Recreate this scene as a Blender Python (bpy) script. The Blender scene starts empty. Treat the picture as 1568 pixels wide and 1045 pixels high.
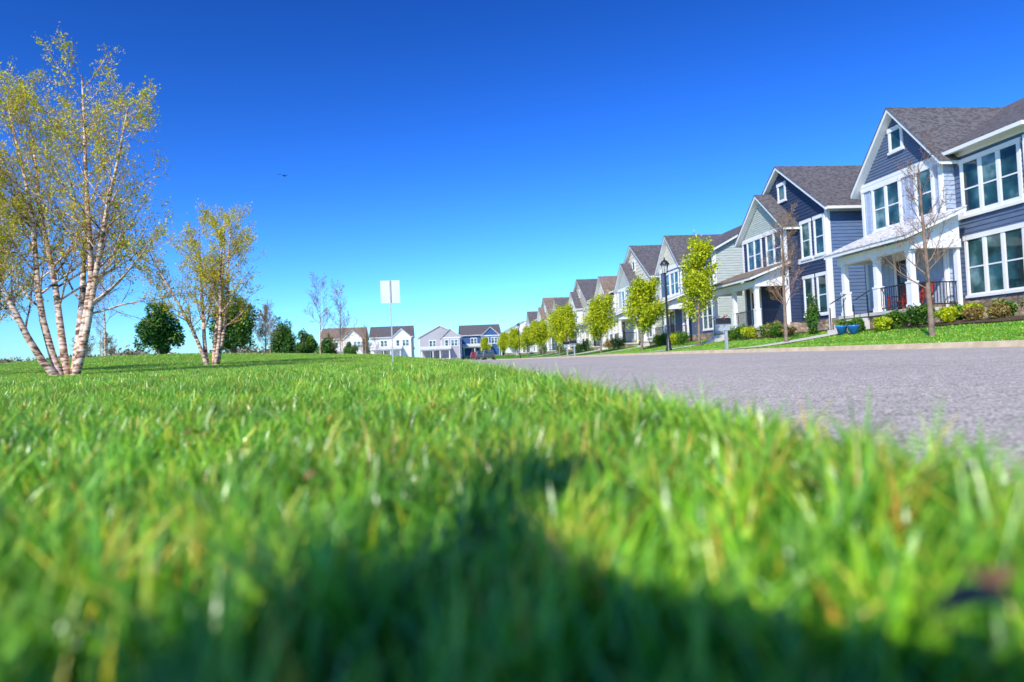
import bpy, math, random
import numpy as np
from mathutils import Vector, Matrix
random.seed(7); RNG=np.random.default_rng(7)
scene=bpy.context.scene
COL=scene.collection
KX=.62   # near kerb line

# ------------------------------------------------------------ helpers
def link(o,parent=None):
    COL.objects.link(o)
    if parent is not None: o.parent=parent
    return o
def empty(name,loc=(0,0,0),rz=0.0,parent=None):
    e=bpy.data.objects.new(name,None); e.location=loc; e.rotation_euler=(0,0,rz)
    e.empty_display_size=.2
    return link(e,parent)
def np_mesh(name,V,F,mat=None,smooth=False,attrs=None):
    V=np.asarray(V,dtype=np.float32).reshape(-1,3); F=np.asarray(F,dtype=np.int32)
    m=bpy.data.meshes.new(name); k=F.shape[1]
    m.vertices.add(len(V)); m.vertices.foreach_set('co',V.ravel())
    m.loops.add(F.size); m.loops.foreach_set('vertex_index',F.ravel())
    m.polygons.add(len(F)); m.polygons.foreach_set('loop_start',np.arange(0,F.size,k,dtype=np.int32))
    m.polygons.foreach_set('loop_total',np.full(len(F),k,dtype=np.int32))
    if smooth: m.polygons.foreach_set('use_smooth',np.ones(len(F),dtype=bool))
    m.update(calc_edges=True); m.validate()
    if attrs:
        for n,a in attrs.items():
            at=m.attributes.new(n,'FLOAT','POINT'); at.data.foreach_set('value',np.asarray(a,dtype=np.float32))
    if mat: m.materials.append(mat)
    return m
def py_mesh(name,V,F,mat=None,smooth=False):
    m=bpy.data.meshes.new(name); m.from_pydata(V,[],F); m.update()
    if mat: m.materials.append(mat)
    if smooth:
        for p in m.polygons: p.use_smooth=True
    return m

class NT:
    def __init__(s,mat):
        s.t=mat.node_tree; s.t.nodes.clear()
    def n(s,typ,**kw):
        nd=s.t.nodes.new(typ)
        for k,v in kw.items():
            if k.startswith('i_'):
                key=k[2:]
                key=int(key) if key.isdigit() else key.replace('_',' ')
                nd.inputs[key].default_value=v
            else: setattr(nd,k,v)
        return nd
    def l(s,a,b): s.t.links.new(a,b)
def c4(c): return (c[0],c[1],c[2],1)
def newmat(name):
    m=bpy.data.materials.new(name); m.use_nodes=True
    return m,NT(m)
def ramp(nt,src,stops,interp='LINEAR'):
    r=nt.n('ShaderNodeValToRGB'); r.color_ramp.interpolation=interp
    e=r.color_ramp.elements
    e[0].position=stops[0][0]; e[0].color=c4(stops[0][1])
    e[1].position=stops[-1][0]; e[1].color=c4(stops[-1][1])
    for p,c in stops[1:-1]:
        x=e.new(p); x.color=c4(c)
    nt.l(src,r.inputs[0]); return r.outputs[0]
def mat_noise(name,c1,c2,scale=3.0,rough=.8,bump=.0,bscale=None,spec=.3,detail=4,stretch=None,metal=0):
    m,nt=newmat(name)
    tc=nt.n('ShaderNodeTexCoord'); src=tc.outputs['Object']
    if stretch:
        mp=nt.n('ShaderNodeMapping'); mp.inputs['Scale'].default_value=stretch; nt.l(src,mp.inputs[0]); src=mp.outputs[0]
    no=nt.n('ShaderNodeTexNoise',i_Scale=scale,i_Detail=detail); nt.l(src,no.inputs['Vector'])
    col=ramp(nt,no.outputs['Fac'],[(.3,c1),(.7,c2)])
    b=nt.n('ShaderNodeBsdfPrincipled',i_Roughness=rough,i_Metallic=metal); b.inputs['Specular IOR Level'].default_value=spec
    nt.l(col,b.inputs['Base Color'])
    if bump:
        n2=nt.n('ShaderNodeTexNoise',i_Scale=bscale or scale*8,i_Detail=3); nt.l(src,n2.inputs['Vector'])
        bp=nt.n('ShaderNodeBump',i_Strength=bump,i_Distance=.02); nt.l(n2.outputs['Fac'],bp.inputs['Height']); nt.l(bp.outputs[0],b.inputs['Normal'])
    o=nt.n('ShaderNodeOutputMaterial'); nt.l(b.outputs[0],o.inputs[0]); return m
def mat_leaf(name,stops,trans=.35,rough=.5):
    m,nt=newmat(name)
    a=nt.n('ShaderNodeAttribute',attribute_name='rnd')
    col=ramp(nt,a.outputs['Fac'],stops)
    b=nt.n('ShaderNodeBsdfPrincipled',i_Roughness=rough); nt.l(col,b.inputs['Base Color']); b.inputs['Specular IOR Level'].default_value=.35
    t=nt.n('ShaderNodeBsdfTranslucent'); nt.l(col,t.inputs['Color'])
    mx=nt.n('ShaderNodeMixShader',i_0=trans); nt.l(b.outputs[0],mx.inputs[1]); nt.l(t.outputs[0],mx.inputs[2])
    o=nt.n('ShaderNodeOutputMaterial'); nt.l(mx.outputs[0],o.inputs[0]); return m

# ------------------------------------------------------------ terrain profile
_ry=np.linspace(-200,3000,6401)
_rz=np.interp(_ry,[-200,-20,0,1.5,5,12,30,60,100,150,190,400,3000],[-.3,-.05,0,.01,.06,.14,.27,.36,.46,.85,1.2,1.55,2.0])
_k=np.exp(-np.linspace(-2,2,5)**2/2); _k/=_k.sum()
_rz[2:-2]=np.convolve(_rz,_k,'valid')
def R(y): return np.interp(y,_ry,_rz)
def sst(t):
    t=np.clip(t,0,1); return t*t*(3-2*t)
def H(x,y):
    x=np.asarray(x,dtype=float); y=np.asarray(y,dtype=float)
    L=np.interp(y,[-50,0,3,12,20,30,60,100,150,300],[0,0,.015,.01,.05,.12,.40,.5,.35,.4])
    left=.12+sst((KX-x)/5.)*L+1.0*np.exp(-((x+19)/11)**2/2*1.0-((y-50)/13)**2/2)
    left=left+.006*np.sin(x*3.1+1)*np.sin(y*2.3)*sst((KX-x)/1.0)
    right=.12+sst((x-11.5)/7.5)*.66
    z=np.where(x<KX+.01,left,np.where(x>11.49,right,-.06))
    return R(y)+z

# ------------------------------------------------------------ materials
def grass_mat():
    m,nt=newmat('grass_blades')
    a=nt.n('ShaderNodeAttribute',attribute_name='rnd'); tp=nt.n('ShaderNodeAttribute',attribute_name='tip')
    col=ramp(nt,a.outputs['Fac'],[(0,(.008,.13,.014)),(.3,(.03,.29,.018)),(.6,(.14,.50,.018)),(.84,(.46,.76,.03)),(.93,(.88,.78,.06)),(1,(.92,.50,.10))])
    mx=nt.n('ShaderNodeMix',data_type='RGBA'); mx.inputs[7].default_value=(.56,.88,.08,1)  # lighter tips: yellow-green blade ends plus a highlight put into the colour
    mu=nt.n('ShaderNodeMath',operation='MULTIPLY',i_1=.38); nt.l(tp.outputs['Fac'],mu.inputs[0]); nt.l(mu.outputs[0],mx.inputs[0]); nt.l(col,mx.inputs[6])
    g=nt.n('ShaderNodeNewGeometry'); no=nt.n('ShaderNodeTexNoise',i_Scale=1.9,i_Detail=3); nt.l(g.outputs['Position'],no.inputs['Vector'])
    n5=nt.n('ShaderNodeTexNoise',i_Scale=7,i_Detail=2); nt.l(g.outputs['Position'],n5.inputs['Vector'])
    yr=nt.n('ShaderNodeMapRange',i_1=.58,i_2=.74,i_3=0,i_4=.4); nt.l(n5.outputs['Fac'],yr.inputs[0])
    ym=nt.n('ShaderNodeMix',data_type='RGBA'); ym.inputs[7].default_value=(.72,.68,.06,1); nt.l(yr.outputs[0],ym.inputs[0]); nt.l(mx.outputs[2],ym.inputs[6])
    hs=nt.n('ShaderNodeHueSaturation'); mr=nt.n('ShaderNodeMapRange',i_1=.32,i_2=.68,i_3=.68,i_4=1.25); nt.l(no.outputs['Fac'],mr.inputs[0]); nt.l(mr.outputs[0],hs.inputs['Value']); nt.l(ym.outputs[2],hs.inputs['Color'])
    b=nt.n('ShaderNodeBsdfPrincipled',i_Roughness=.34); b.inputs['Specular IOR Level'].default_value=.8
    nt.l(hs.outputs[0],b.inputs['Base Color'])
    t=nt.n('ShaderNodeBsdfTranslucent'); nt.l(hs.outputs[0],t.inputs[0])
    ms=nt.n('ShaderNodeMixShader',i_0=.22); nt.l(b.outputs[0],ms.inputs[1]); nt.l(t.outputs[0],ms.inputs[2])
    o=nt.n('ShaderNodeOutputMaterial'); nt.l(ms.outputs[0],o.inputs[0]); return m
M_GRASS=grass_mat()
def ground_mat():
    m,nt=newmat('lawn_ground')
    g=nt.n('ShaderNodeNewGeometry')
    n1=nt.n('ShaderNodeTexNoise',i_Scale=.25,i_Detail=6); n2=nt.n('ShaderNodeTexNoise',i_Scale=14,i_Detail=6)
    nt.l(g.outputs['Position'],n1.inputs['Vector']); nt.l(g.outputs['Position'],n2.inputs['Vector'])
    ad=nt.n('ShaderNodeMath',operation='MULTIPLY_ADD',i_1=.4); ad.inputs[2].default_value=0; nt.l(n1.outputs['Fac'],ad.inputs[0])
    a2=nt.n('ShaderNodeMath',operation='MULTIPLY_ADD',i_1=.6); nt.l(n2.outputs['Fac'],a2.inputs[0]); nt.l(ad.outputs[0],a2.inputs[2])
    col=ramp(nt,a2.outputs[0],[(.3,(.02,.08,.01)),(.5,(.08,.25,.012)),(.7,(.22,.42,.02))])
    b=nt.n('ShaderNodeBsdfPrincipled',i_Roughness=.9); b.inputs['Specular IOR Level'].default_value=.1; nt.l(col,b.inputs['Base Color'])
    bp=nt.n('ShaderNodeBump',i_Strength=.8,i_Distance=.05); nt.l(n2.outputs['Fac'],bp.inputs['Height']); nt.l(bp.outputs[0],b.inputs['Normal'])
    o=nt.n('ShaderNodeOutputMaterial'); nt.l(b.outputs[0],o.inputs[0]); return m
M_GROUND=ground_mat()
def asphalt():
    m,nt=newmat('asphalt')
    g=nt.n('ShaderNodeNewGeometry')
    v=nt.n('ShaderNodeTexVoronoi',i_Scale=90); n=nt.n('ShaderNodeTexNoise',i_Scale=75,i_Detail=3); n3=nt.n('ShaderNodeTexNoise',i_Scale=.6,i_Detail=5); n4=nt.n('ShaderNodeTexNoise',i_Scale=12,i_Detail=4)
    for q in (v,n,n3,n4): nt.l(g.outputs['Position'],q.inputs['Vector'])
    c=ramp(nt,n.outputs['Fac'],[(.31,(.16,.14,.12)),(.5,(.54,.48,.415)),(.66,(.88,.79,.68))])
    c2=ramp(nt,n3.outputs['Fac'],[(.3,(.88,.88,.88)),(.7,(1.0,.99,.97))])
    c3=ramp(nt,n4.outputs['Fac'],[(.35,(.78,.78,.78)),(.65,(1,1,1))])
    mx=nt.n('ShaderNodeMix',data_type='RGBA',blend_type='MULTIPLY'); mx.inputs[0].default_value=1; nt.l(c,mx.inputs[6]); nt.l(c2,mx.inputs[7])
    m2=nt.n('ShaderNodeMix',data_type='RGBA',blend_type='MULTIPLY'); m2.inputs[0].default_value=1; nt.l(mx.outputs[2],m2.inputs[6]); nt.l(c3,m2.inputs[7])
    b=nt.n('ShaderNodeBsdfPrincipled',i_Roughness=.9); b.inputs['Specular IOR Level'].default_value=.1; nt.l(m2.outputs[2],b.inputs['Base Color'])
    bp=nt.n('ShaderNodeBump',i_Strength=.5,i_Distance=.005); nt.l(v.outputs['Distance'],bp.inputs['Height']); nt.l(bp.outputs[0],b.inputs['Normal'])
    o=nt.n('ShaderNodeOutputMaterial'); nt.l(b.outputs[0],o.inputs[0]); return m
M_ASPH=asphalt()
M_CONC=mat_noise('kerb_concrete',(.52,.40,.24),(.70,.56,.38),4,.9,.5,60)
M_WALK=mat_noise('walk_concrete',(.56,.52,.45),(.70,.66,.58),2,.9,.3,40)
M_TRIM=mat_noise('white_trim',(.82,.80,.77),(.88,.86,.82),1.5,.5)
M_MULCH=mat_noise('mulch',(.05,.03,.018),(.15,.09,.05),9,.95,.8,50)
M_BLACK=mat_noise('black_metal',(.012,.012,.014),(.03,.03,.032),6,.4,spec=.5)
M_DOOR=mat_noise('door_paint',(.05,.012,.012),(.08,.02,.02),3,.4)
M_REDP=mat_noise('red_paint',(.30,.03,.02),(.40,.05,.03),3,.45)
def siding(name,c,var=.12):
    a=tuple(x*(1-var) for x in c); b=tuple(min(.9,x*(1+var)) for x in c)
    return mat_noise('siding_'+name,a,b,2.2,.6,.15,30,.3,stretch=(1,1,6))
def shingle(name,c):
    m,nt=newmat('shingles_'+name)
    tc=nt.n('ShaderNodeTexCoord'); mp=nt.n('ShaderNodeMapping'); mp.inputs['Scale'].default_value=(6,6,11)
    nt.l(tc.outputs['Object'],mp.inputs[0])
    v=nt.n('ShaderNodeTexVoronoi',i_Scale=1.3); nt.l(mp.outputs[0],v.inputs['Vector'])
    n=nt.n('ShaderNodeTexNoise',i_Scale=9,i_Detail=5); nt.l(tc.outputs['Object'],n.inputs['Vector'])
    ad=nt.n('ShaderNodeMath',operation='ADD'); s=nt.n('ShaderNodeSeparateColor'); nt.l(v.outputs['Color'],s.inputs[0]); nt.l(s.outputs[0],ad.inputs[0]); nt.l(n.outputs['Fac'],ad.inputs[1])
    col=ramp(nt,ad.outputs[0],[(.35,tuple(x*.65 for x in c)),(.95,c),(1.0,tuple(x*1.35 for x in c))])
    b=nt.n('ShaderNodeBsdfPrincipled',i_Roughness=.85); b.inputs['Specular IOR Level'].default_value=.2; nt.l(col,b.inputs['Base Color'])
    bp=nt.n('ShaderNodeBump',i_Strength=.6,i_Distance=.02); nt.l(ad.outputs[0],bp.inputs['Height']); nt.l(bp.outputs[0],b.inputs['Normal'])
    o=nt.n('ShaderNodeOutputMaterial'); nt.l(b.outputs[0],o.inputs[0]); return m
M_ROOFG=shingle('charcoal',(.11,.10,.10)); M_ROOFB=shingle('brown',(.20,.15,.11)); M_ROOFL=shingle('glare_grey',(.58,.55,.52))  # porch roofs: glare on the shingles is put into the pale base colour
def stone_mat():
    m,nt=newmat('fieldstone')
    tc=nt.n('ShaderNodeTexCoord'); mp=nt.n('ShaderNodeMapping'); mp.inputs['Scale'].default_value=(3,3,5.5); nt.l(tc.outputs['Object'],mp.inputs[0])
    v=nt.n('ShaderNodeTexVoronoi',i_Scale=1.0); v2=nt.n('ShaderNodeTexVoronoi',i_Scale=1.0,feature='DISTANCE_TO_EDGE')
    nt.l(mp.outputs[0],v.inputs['Vector']); nt.l(mp.outputs[0],v2.inputs['Vector'])
    s=nt.n('ShaderNodeSeparateColor'); nt.l(v.outputs['Color'],s.inputs[0])
    col=ramp(nt,s.outputs[0],[(0,(.14,.10,.06)),(.3,(.40,.28,.17)),(.6,(.28,.23,.18)),(1,(.60,.45,.28))])
    e=ramp(nt,v2.outputs['Distance'],[(.02,(.5,.5,.5)),(.08,(1,1,1))])
    mx=nt.n('ShaderNodeMix',data_type='RGBA',blend_type='MULTIPLY'); mx.inputs[0].default_value=1; nt.l(col,mx.inputs[6]); nt.l(e,mx.inputs[7])
    b=nt.n('ShaderNodeBsdfPrincipled',i_Roughness=.85); nt.l(mx.outputs[2],b.inputs['Base Color'])
    bp=nt.n('ShaderNodeBump',i_Strength=1,i_Distance=.04); nt.l(v2.outputs['Distance'],bp.inputs['Height']); nt.l(bp.outputs[0],b.inputs['Normal'])
    o=nt.n('ShaderNodeOutputMaterial'); nt.l(b.outputs[0],o.inputs[0]); return m
M_STONE=stone_mat()
def glass_mat():
    m,nt=newmat('window_glass')
    tc=nt.n('ShaderNodeTexCoord'); n=nt.n('ShaderNodeTexNoise',i_Scale=.9,i_Detail=3); nt.l(tc.outputs['Object'],n.inputs['Vector'])
    col=ramp(nt,n.outputs['Fac'],[(.38,(.01,.03,.03)),(.54,(.03,.10,.10)),(.70,(.24,.36,.34))])
    b=nt.n('ShaderNodeBsdfPrincipled',i_Roughness=.06); b.inputs['Specular IOR Level'].default_value=.6; nt.l(col,b.inputs['Base Color'])
    n2=nt.n('ShaderNodeTexNoise',i_Scale=1.2); nt.l(tc.outputs['Object'],n2.inputs['Vector'])
    bp=nt.n('ShaderNodeBump',i_Strength=.15,i_Distance=.05); nt.l(n2.outputs['Fac'],bp.inputs['Height']); nt.l(bp.outputs[0],b.inputs['Normal'])
    o=nt.n('ShaderNodeOutputMaterial'); nt.l(b.outputs[0],o.inputs[0]); return m
M_GLASS=glass_mat()

# ------------------------------------------------------------ ground sheet
gx=np.unique(np.concatenate([[-2500,-1200,-600,-300,-200,-140,-100,-80],np.arange(-60,-12,1.5),np.arange(-12,0,.5),np.arange(0,KX-.05,.2),[KX,KX+.02,1.6,3,6,9,11.48,11.5],np.arange(12,20,.5),np.arange(20,60,4),[60,80,110,150,220,400,800,2500]]))
gy=np.unique(np.concatenate([[-300,-100,-40,-20,-10,-5],np.arange(-3,12,.4),np.arange(12,40,1.),np.arange(40,110,2.5),np.arange(110,260,6),[280,320,400,600,1000,1800,3000]]))
X,Y=np.meshgrid(gx,gy); Z=H(X,Y); nx,ny=len(gx),len(gy)
V=np.stack([X,Y,Z],-1).reshape(-1,3)
ii=np.arange(nx*ny).reshape(ny,nx)
F=np.stack([ii[:-1,:-1],ii[:-1,1:],ii[1:,1:],ii[1:,:-1]],-1).reshape(-1,4)
link(bpy.data.objects.new('lawn_ground',np_mesh('lawn_ground',V,F,M_GROUND,True)))
def extrude_profile(name,prof,ys,mat,smooth=False):
    ys=np.asarray(ys); n=len(prof); V=[]
    for y in ys:
        r=float(R(y)); V+= [(p[0],float(y),r+p[1]) for p in prof]
    F=[]
    for j in range(len(ys)-1):
        for i in range(n-1):
            a=j*n+i; F.append((a,a+1,a+n+1,a+n))
    return link(bpy.data.objects.new(name,py_mesh(name,V,F,mat,smooth)))
rys=np.unique(np.concatenate([np.arange(-20,12,.4),np.arange(12,40,1.),np.arange(40,170,2.5)]))
k0=KX-.02
extrude_profile('street_road',[(k0+.16,-.01),(k0+.30,0.0),(3,.02),(6.0,.05),(9.6,.03),(11.1,.0)],rys,M_ASPH,True)
extrude_profile('kerb',[(k0,.0),(k0+.01,.118),(k0+.03,.13),(k0+.12,.13),(k0+.15,.118),(k0+.17,.012),(k0+.17,-.05)],rys,M_CONC)
extrude_profile('kerb',[(11.0,-.05),(11.0,.004),(11.32,.012),(11.35,.118),(11.38,.13),(11.49,.13),(11.51,.118),(11.52,.0)],rys,M_CONC)
def drape(name,x0,x1,y0,y1,off,mat,nx=14,ny=8):
    xs=np.linspace(x0,x1,nx); ys=np.linspace(y0,y1,ny); X,Y=np.meshgrid(xs,ys); Z=H(X,Y)+off
    ii=np.arange(nx*ny).reshape(ny,nx)
    V=np.stack([X,Y,Z],-1).reshape(-1,3); F=np.stack([ii[:-1,:-1],ii[:-1,1:],ii[1:,1:],ii[1:,:-1]],-1).reshape(-1,4)
    return link(bpy.data.objects.new(name,np_mesh(name,V,F,mat,True)))
drape('cross_street_road',-90,90,168,177,.02,M_ASPH,40,4)

# ------------------------------------------------------------ grass
def grass_tile(name,size,n,h0,h1,w,segs,seed,lean=.55,tuft=110,sx=1.0):
    g=np.random.default_rng(seed)
    px=g.uniform(-.5,.5,n)*size; py=g.uniform(-.5,.5,n)*size
    k=max(8,int(size*size*tuft)); tx=g.uniform(-.5,.5,k)*size; ty=g.uniform(-.5,.5,k)*size; ti=g.integers(0,k,n); th=g.uniform(.55,1.4,k); tc=g.normal(0,.22,k)
    pull=(g.random(n)<.62); px=np.where(pull,tx[ti]+g.normal(0,.013,n),px); py=np.where(pull,ty[ti]+g.normal(0,.013,n),py)
    px=np.clip(px,-.5*size,.5*size)*sx;py=np.clip(py,-.5*size,.5*size)
    h=g.uniform(h0,h1,n)*np.where(pull,th[ti],.8)
    az=g.uniform(0,2*np.pi,n); ln=np.abs(g.normal(0,lean*.5,n)); bend=g.uniform(0,.8,n)*lean*1.3
    fa=az+np.pi/2+g.normal(0,.5,n)
    ww=w*g.uniform(.5,1.4,n)
    t=np.linspace(0,1,segs+1)[None,:]
    out=(ln[:,None]*t+bend[:,None]*t*t)*h[:,None]
    z=h[:,None]*(t-.35*bend[:,None]*t*t)-.005
    cx=px[:,None]+np.cos(az)[:,None]*out; cy=py[:,None]+np.sin(az)[:,None]*out
    hw=ww[:,None]*.5*np.power(np.clip(1-t,0.02,1),.55)
    tw=fa[:,None]+g.normal(0,.5,n)[:,None]*t
    A=np.stack([cx-np.cos(tw)*hw,cy-np.sin(tw)*hw,z],-1); B=np.stack([cx+np.cos(tw)*hw,cy+np.sin(tw)*hw,z],-1)
    V=np.stack([A,B],2).reshape(-1,3)
    base=(np.arange(n)*(segs+1)*2)[:,None]+np.arange(segs)[None,:]*2
    F=np.stack([base,base+1,base+3,base+2],-1).reshape(-1,4)
    rr=np.clip(g.random(n)*.97+np.where(pull,tc[ti],0),0,1)
    rnd=np.repeat(rr,(segs+1)*2); tip=np.repeat(np.broadcast_to(t,(n,segs+1)).reshape(-1),2)
    return np_mesh(name,V,F,M_GRASS,True,{'rnd':rnd,'tip':tip})
near=[grass_tile('grass_near_%d'%i,1.0,8500,.035,.09,.0052,4,10+i,.65,150) for i in range(4)]
edge=[grass_tile('grass_edge_%d'%i,1.0,1500,.06,.125,.0052,4,90+i,.8,60,.16) for i in range(2)]
mid=[grass_tile('grass_mid_%d'%i,2.0,7500,.04,.09,.010,2,30+i,.6,60) for i in range(3)]
far=[grass_tile('grass_far_%d'%i,4.0,6000,.05,.09,.03,1,50+i) for i in range(2)]
farR=[grass_tile('grass_verge_%d'%i,2.0,3000,.03,.06,.013,1,70+i) for i in range(2)]
lawn=empty('lawn_grass')
cnt=0
def inview(x,y,margin):
    f=.12*x+.993*y; r=.993*x-.12*y
    return f>-margin and abs(r)<.78*max(f,0)+margin
def put(ms,x,y,s,rot=None):
    global cnt
    e=.3; lim=KX-.04
    cx=min(x,lim) if x<KX+.5 else x
    z=float(H(cx,y)); x0=cx-e; x1=min(cx+e,lim) if x<KX+.5 else cx+e
    sx=(float(H(x1,y))-float(H(x0,y)))/max(.05,(x1-x0)); sy=(float(H(cx,y+e))-float(H(cx,y-e)))/(2*e)
    nrm=Vector((-sx,-sy,1)).normalized()
    q=Vector((0,0,1)).rotation_difference(nrm).to_matrix().to_4x4()
    o=bpy.data.objects.new('grass_patch_%d'%cnt,random.choice(ms)); cnt+=1
    k=random.randrange(4) if rot is None else rot*random.randrange(2)
    o.matrix_world=Matrix.Translation((x,y,z))@q@Matrix.Rotation(k*math.pi/2,4,'Z')
    link(o,lawn)
for iy in range(-2,7):
    for ix in range(0,9):
        x=KX-.50-ix; y=iy+.5
        if inview(x,y,1.6): put(near,x,y,1)
for iy in range(0,22): put(edge,KX-.07,iy+.5,1,2)
for iy in range(0,22):
    for ix in range(0,26):
        x=KX-1.0-2*ix; y=1+2*iy
        if y<6.5: 
            if x>KX-9: continue
        if inview(x,y,2.5): put(mid,x,y,2)
for iy in range(0,16):
    for ix in range(0,24):
        x=KX-2.05-4*ix; y=46+4*iy
        if inview(x,y,4): put(far,x,y,4)
for iy in range(2,26):
    for ix in range(0,3):
        x=12.6+2*ix; y=1+2*iy
        if inview(x,y,3): put(farR,x,y,2)
# fallen dry leaves in the foreground grass (one object)
M_DRY=mat_noise('dry_leaf',(.14,.07,.03),(.42,.24,.10),30,.7)
V=[];F=[]
rl=random.Random(12)
for (x,y,z,s) in ((.258,.30,.183,.026),(.29,.335,.185,.022),(-.5,1.5,.19,.022),(-.16,.95,.17,.018),(.3,1.3,.18,.018)):
    a=rl.uniform(0,6.28); ca,sa=math.cos(a),math.sin(a); n=7; o=len(V)
    for i in range(n):
        t=i/(n-1); w=math.sin(math.pi*min(1,t*.9+.08))*s*.55
        for sg in (-1,0,1):
            lx=(t-.5)*2*s; ly=sg*w; lz=z+.4*abs(sg)*w+.25*s*math.sin(t*3)
            V.append((x+lx*ca-ly*sa,y+lx*sa+ly*ca,lz))
    for i in range(n-1):
        for j in range(2):
            q=o+i*3+j; F.append((q,q+1,q+4,q+3))
link(bpy.data.objects.new('fallen_leaves',py_mesh('fallen_leaves',V,F,M_DRY,True)))

# ------------------------------------------------------------ houses
class Acc:
    def __init__(s): s.d={}
    def add(s,key,mat,V,F):
        e=s.d.setdefault(key,(mat,[],[])); o=len(e[1]); e[1].extend(V); e[2].extend([tuple(i+o for i in f) for f in F])
    def build(s,parent):
        for k,(m,V,F) in s.d.items():
            link(bpy.data.objects.new(k,py_mesh(k,V,F,m)),parent)
BOXF=[(0,1,2,3),(7,6,5,4),(0,4,5,1),(1,5,6,2),(2,6,7,3),(3,7,4,0)]
def fpt(fr,u,z,n):
    (ox,oy),(ux,uy),(nx_,ny_)=fr
    return (ox+ux*u+nx_*n,oy+uy*u+ny_*n,z)
def fbox(A,key,mat,fr,u0,u1,z0,z1,n0,n1):
    V=[fpt(fr,u0,z0,n0),fpt(fr,u1,z0,n0),fpt(fr,u1,z1,n0),fpt(fr,u0,z1,n0),fpt(fr,u0,z0,n1),fpt(fr,u1,z0,n1),fpt(fr,u1,z1,n1),fpt(fr,u0,z1,n1)]
    A.add(key,mat,V,BOXF)
def lap(A,key,mat,fr,u0,u1,z0,z1,step=.17,gable=None):
    def lim(z):
        if gable is None or z<=gable[0]: return u0,u1
        zE,zP,uc,hw=gable; w=hw*max(0,(zP-z)/(zP-zE)); return max(u0,uc-w),min(u1,uc+w)
    n=max(1,int(round((z1-z0)/step))); V=[];F=[]
    for i in range(n):
        a=z0+(z1-z0)*i/n; b=z0+(z1-z0)*(i+1)/n
        la,ra=lim(a); lb,rb=lim(b); o=len(V)
        V+=[fpt(fr,la,a,.024),fpt(fr,ra,a,.024),fpt(fr,rb,b,.0),fpt(fr,lb,b,.0),fpt(fr,la,a,0),fpt(fr,ra,a,0)]
        F+=[(o,o+1,o+2,o+3),(o+4,o+5,o+1,o)]
    A.add(key,mat,V,F)
def batten(A,mat,fr,u0,u1,z0,z1,sp=.3):
    A.add('board_siding',mat,[fpt(fr,u0,z0,.0),fpt(fr,u1,z0,.0),fpt(fr,u1,z1,.0),fpt(fr,u0,z1,.0)],[(0,1,2,3)])
    u=u0+sp
    while u<u1-.05:
        fbox(A,'battens',mat,fr,u-.025,u+.025,z0,z1,.0,.02); u+=sp
def window(A,fr,u,z,w,h,n=1,rail=True,t=.11):
    W=w*n
    fbox(A,'window_trim',M_TRIM,fr,u-t,u,z-.02,z+h+.02,.003,.062)
    fbox(A,'window_trim',M_TRIM,fr,u+W,u+W+t,z-.02,z+h+.02,.003,.062)
    fbox(A,'window_trim',M_TRIM,fr,u-t-.04,u+W+t+.04,z+h+.02,z+h+.19,.003,.075)
    fbox(A,'window_trim',M_TRIM,fr,u-t-.05,u+W+t+.05,z-.12,z-.02,.003,.095)
    A.add('window_glass',M_GLASS,[fpt(fr,u,z-.02,.03),fpt(fr,u+W,z-.02,.03),fpt(fr,u+W,z+h+.02,.03),fpt(fr,u,z+h+.02,.03)],[(0,1,2,3)])
    for i in range(1,n):
        fbox(A,'window_trim',M_TRIM,fr,u+i*w-.06,u+i*w+.06,z-.018,z+h+.018,.031,.06)
    for i in range(n):
        a=u+i*w+(.06 if i else 0); b=u+(i+1)*w-(.06 if i<n-1 else 0)
        for (p,q) in ((a,a+.035),(b-.035,b)): fbox(A,'window_sash',M_TRIM,fr,p,q,z-.015,z+h+.015,.031,.048)
        fbox(A,'window_sash',M_TRIM,fr,a+.036,b-.036,z-.015,z+.04,.031,.047)
        if rail: fbox(A,'window_sash',M_TRIM,fr,a+.036,b-.036,z+h*.5-.025,z+h*.5+.025,.031,.05)
def chevron(A,key,mat,axis,a0,a1,e0,e1,zE,zP,t0,t1):
    m=(a0+a1)/2; P=[(a0,zE+t0),(m,zP+t0),(a1,zE+t0),(a1,zE+t1),(m,zP+t1),(a0,zE+t1)]
    V=[]
    for e in (e0,e1):
        for a,z in P: V.append((e,a,z) if axis=='x' else (a,e,z))
    F=[(0,1,4,5),(1,2,3,4),(6,11,10,7),(7,10,9,8)]
    for i in range(6):
        j=(i+1)%6; F.append((i,j,j+6,i+6))
    A.add(key,mat,V,F)
def gable_roof(A,axis,a0,a1,e0,e1,E,P,mat,ov=.35,oe=.3,oe1=None):
    if oe1 is None: oe1=oe
    s=(P-E)/((a1-a0)/2); zE=E-ov*s
    chevron(A,'fascia',M_TRIM,axis,a0-ov,a1+ov,e0-oe,e1+oe1,zE,P,.0,.17)
    chevron(A,'roof',mat,axis,a0-ov-.04,a1+ov+.04,e0-oe-.03,e1+oe1+.03,zE-.04*s,P,.173,.215)
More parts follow.
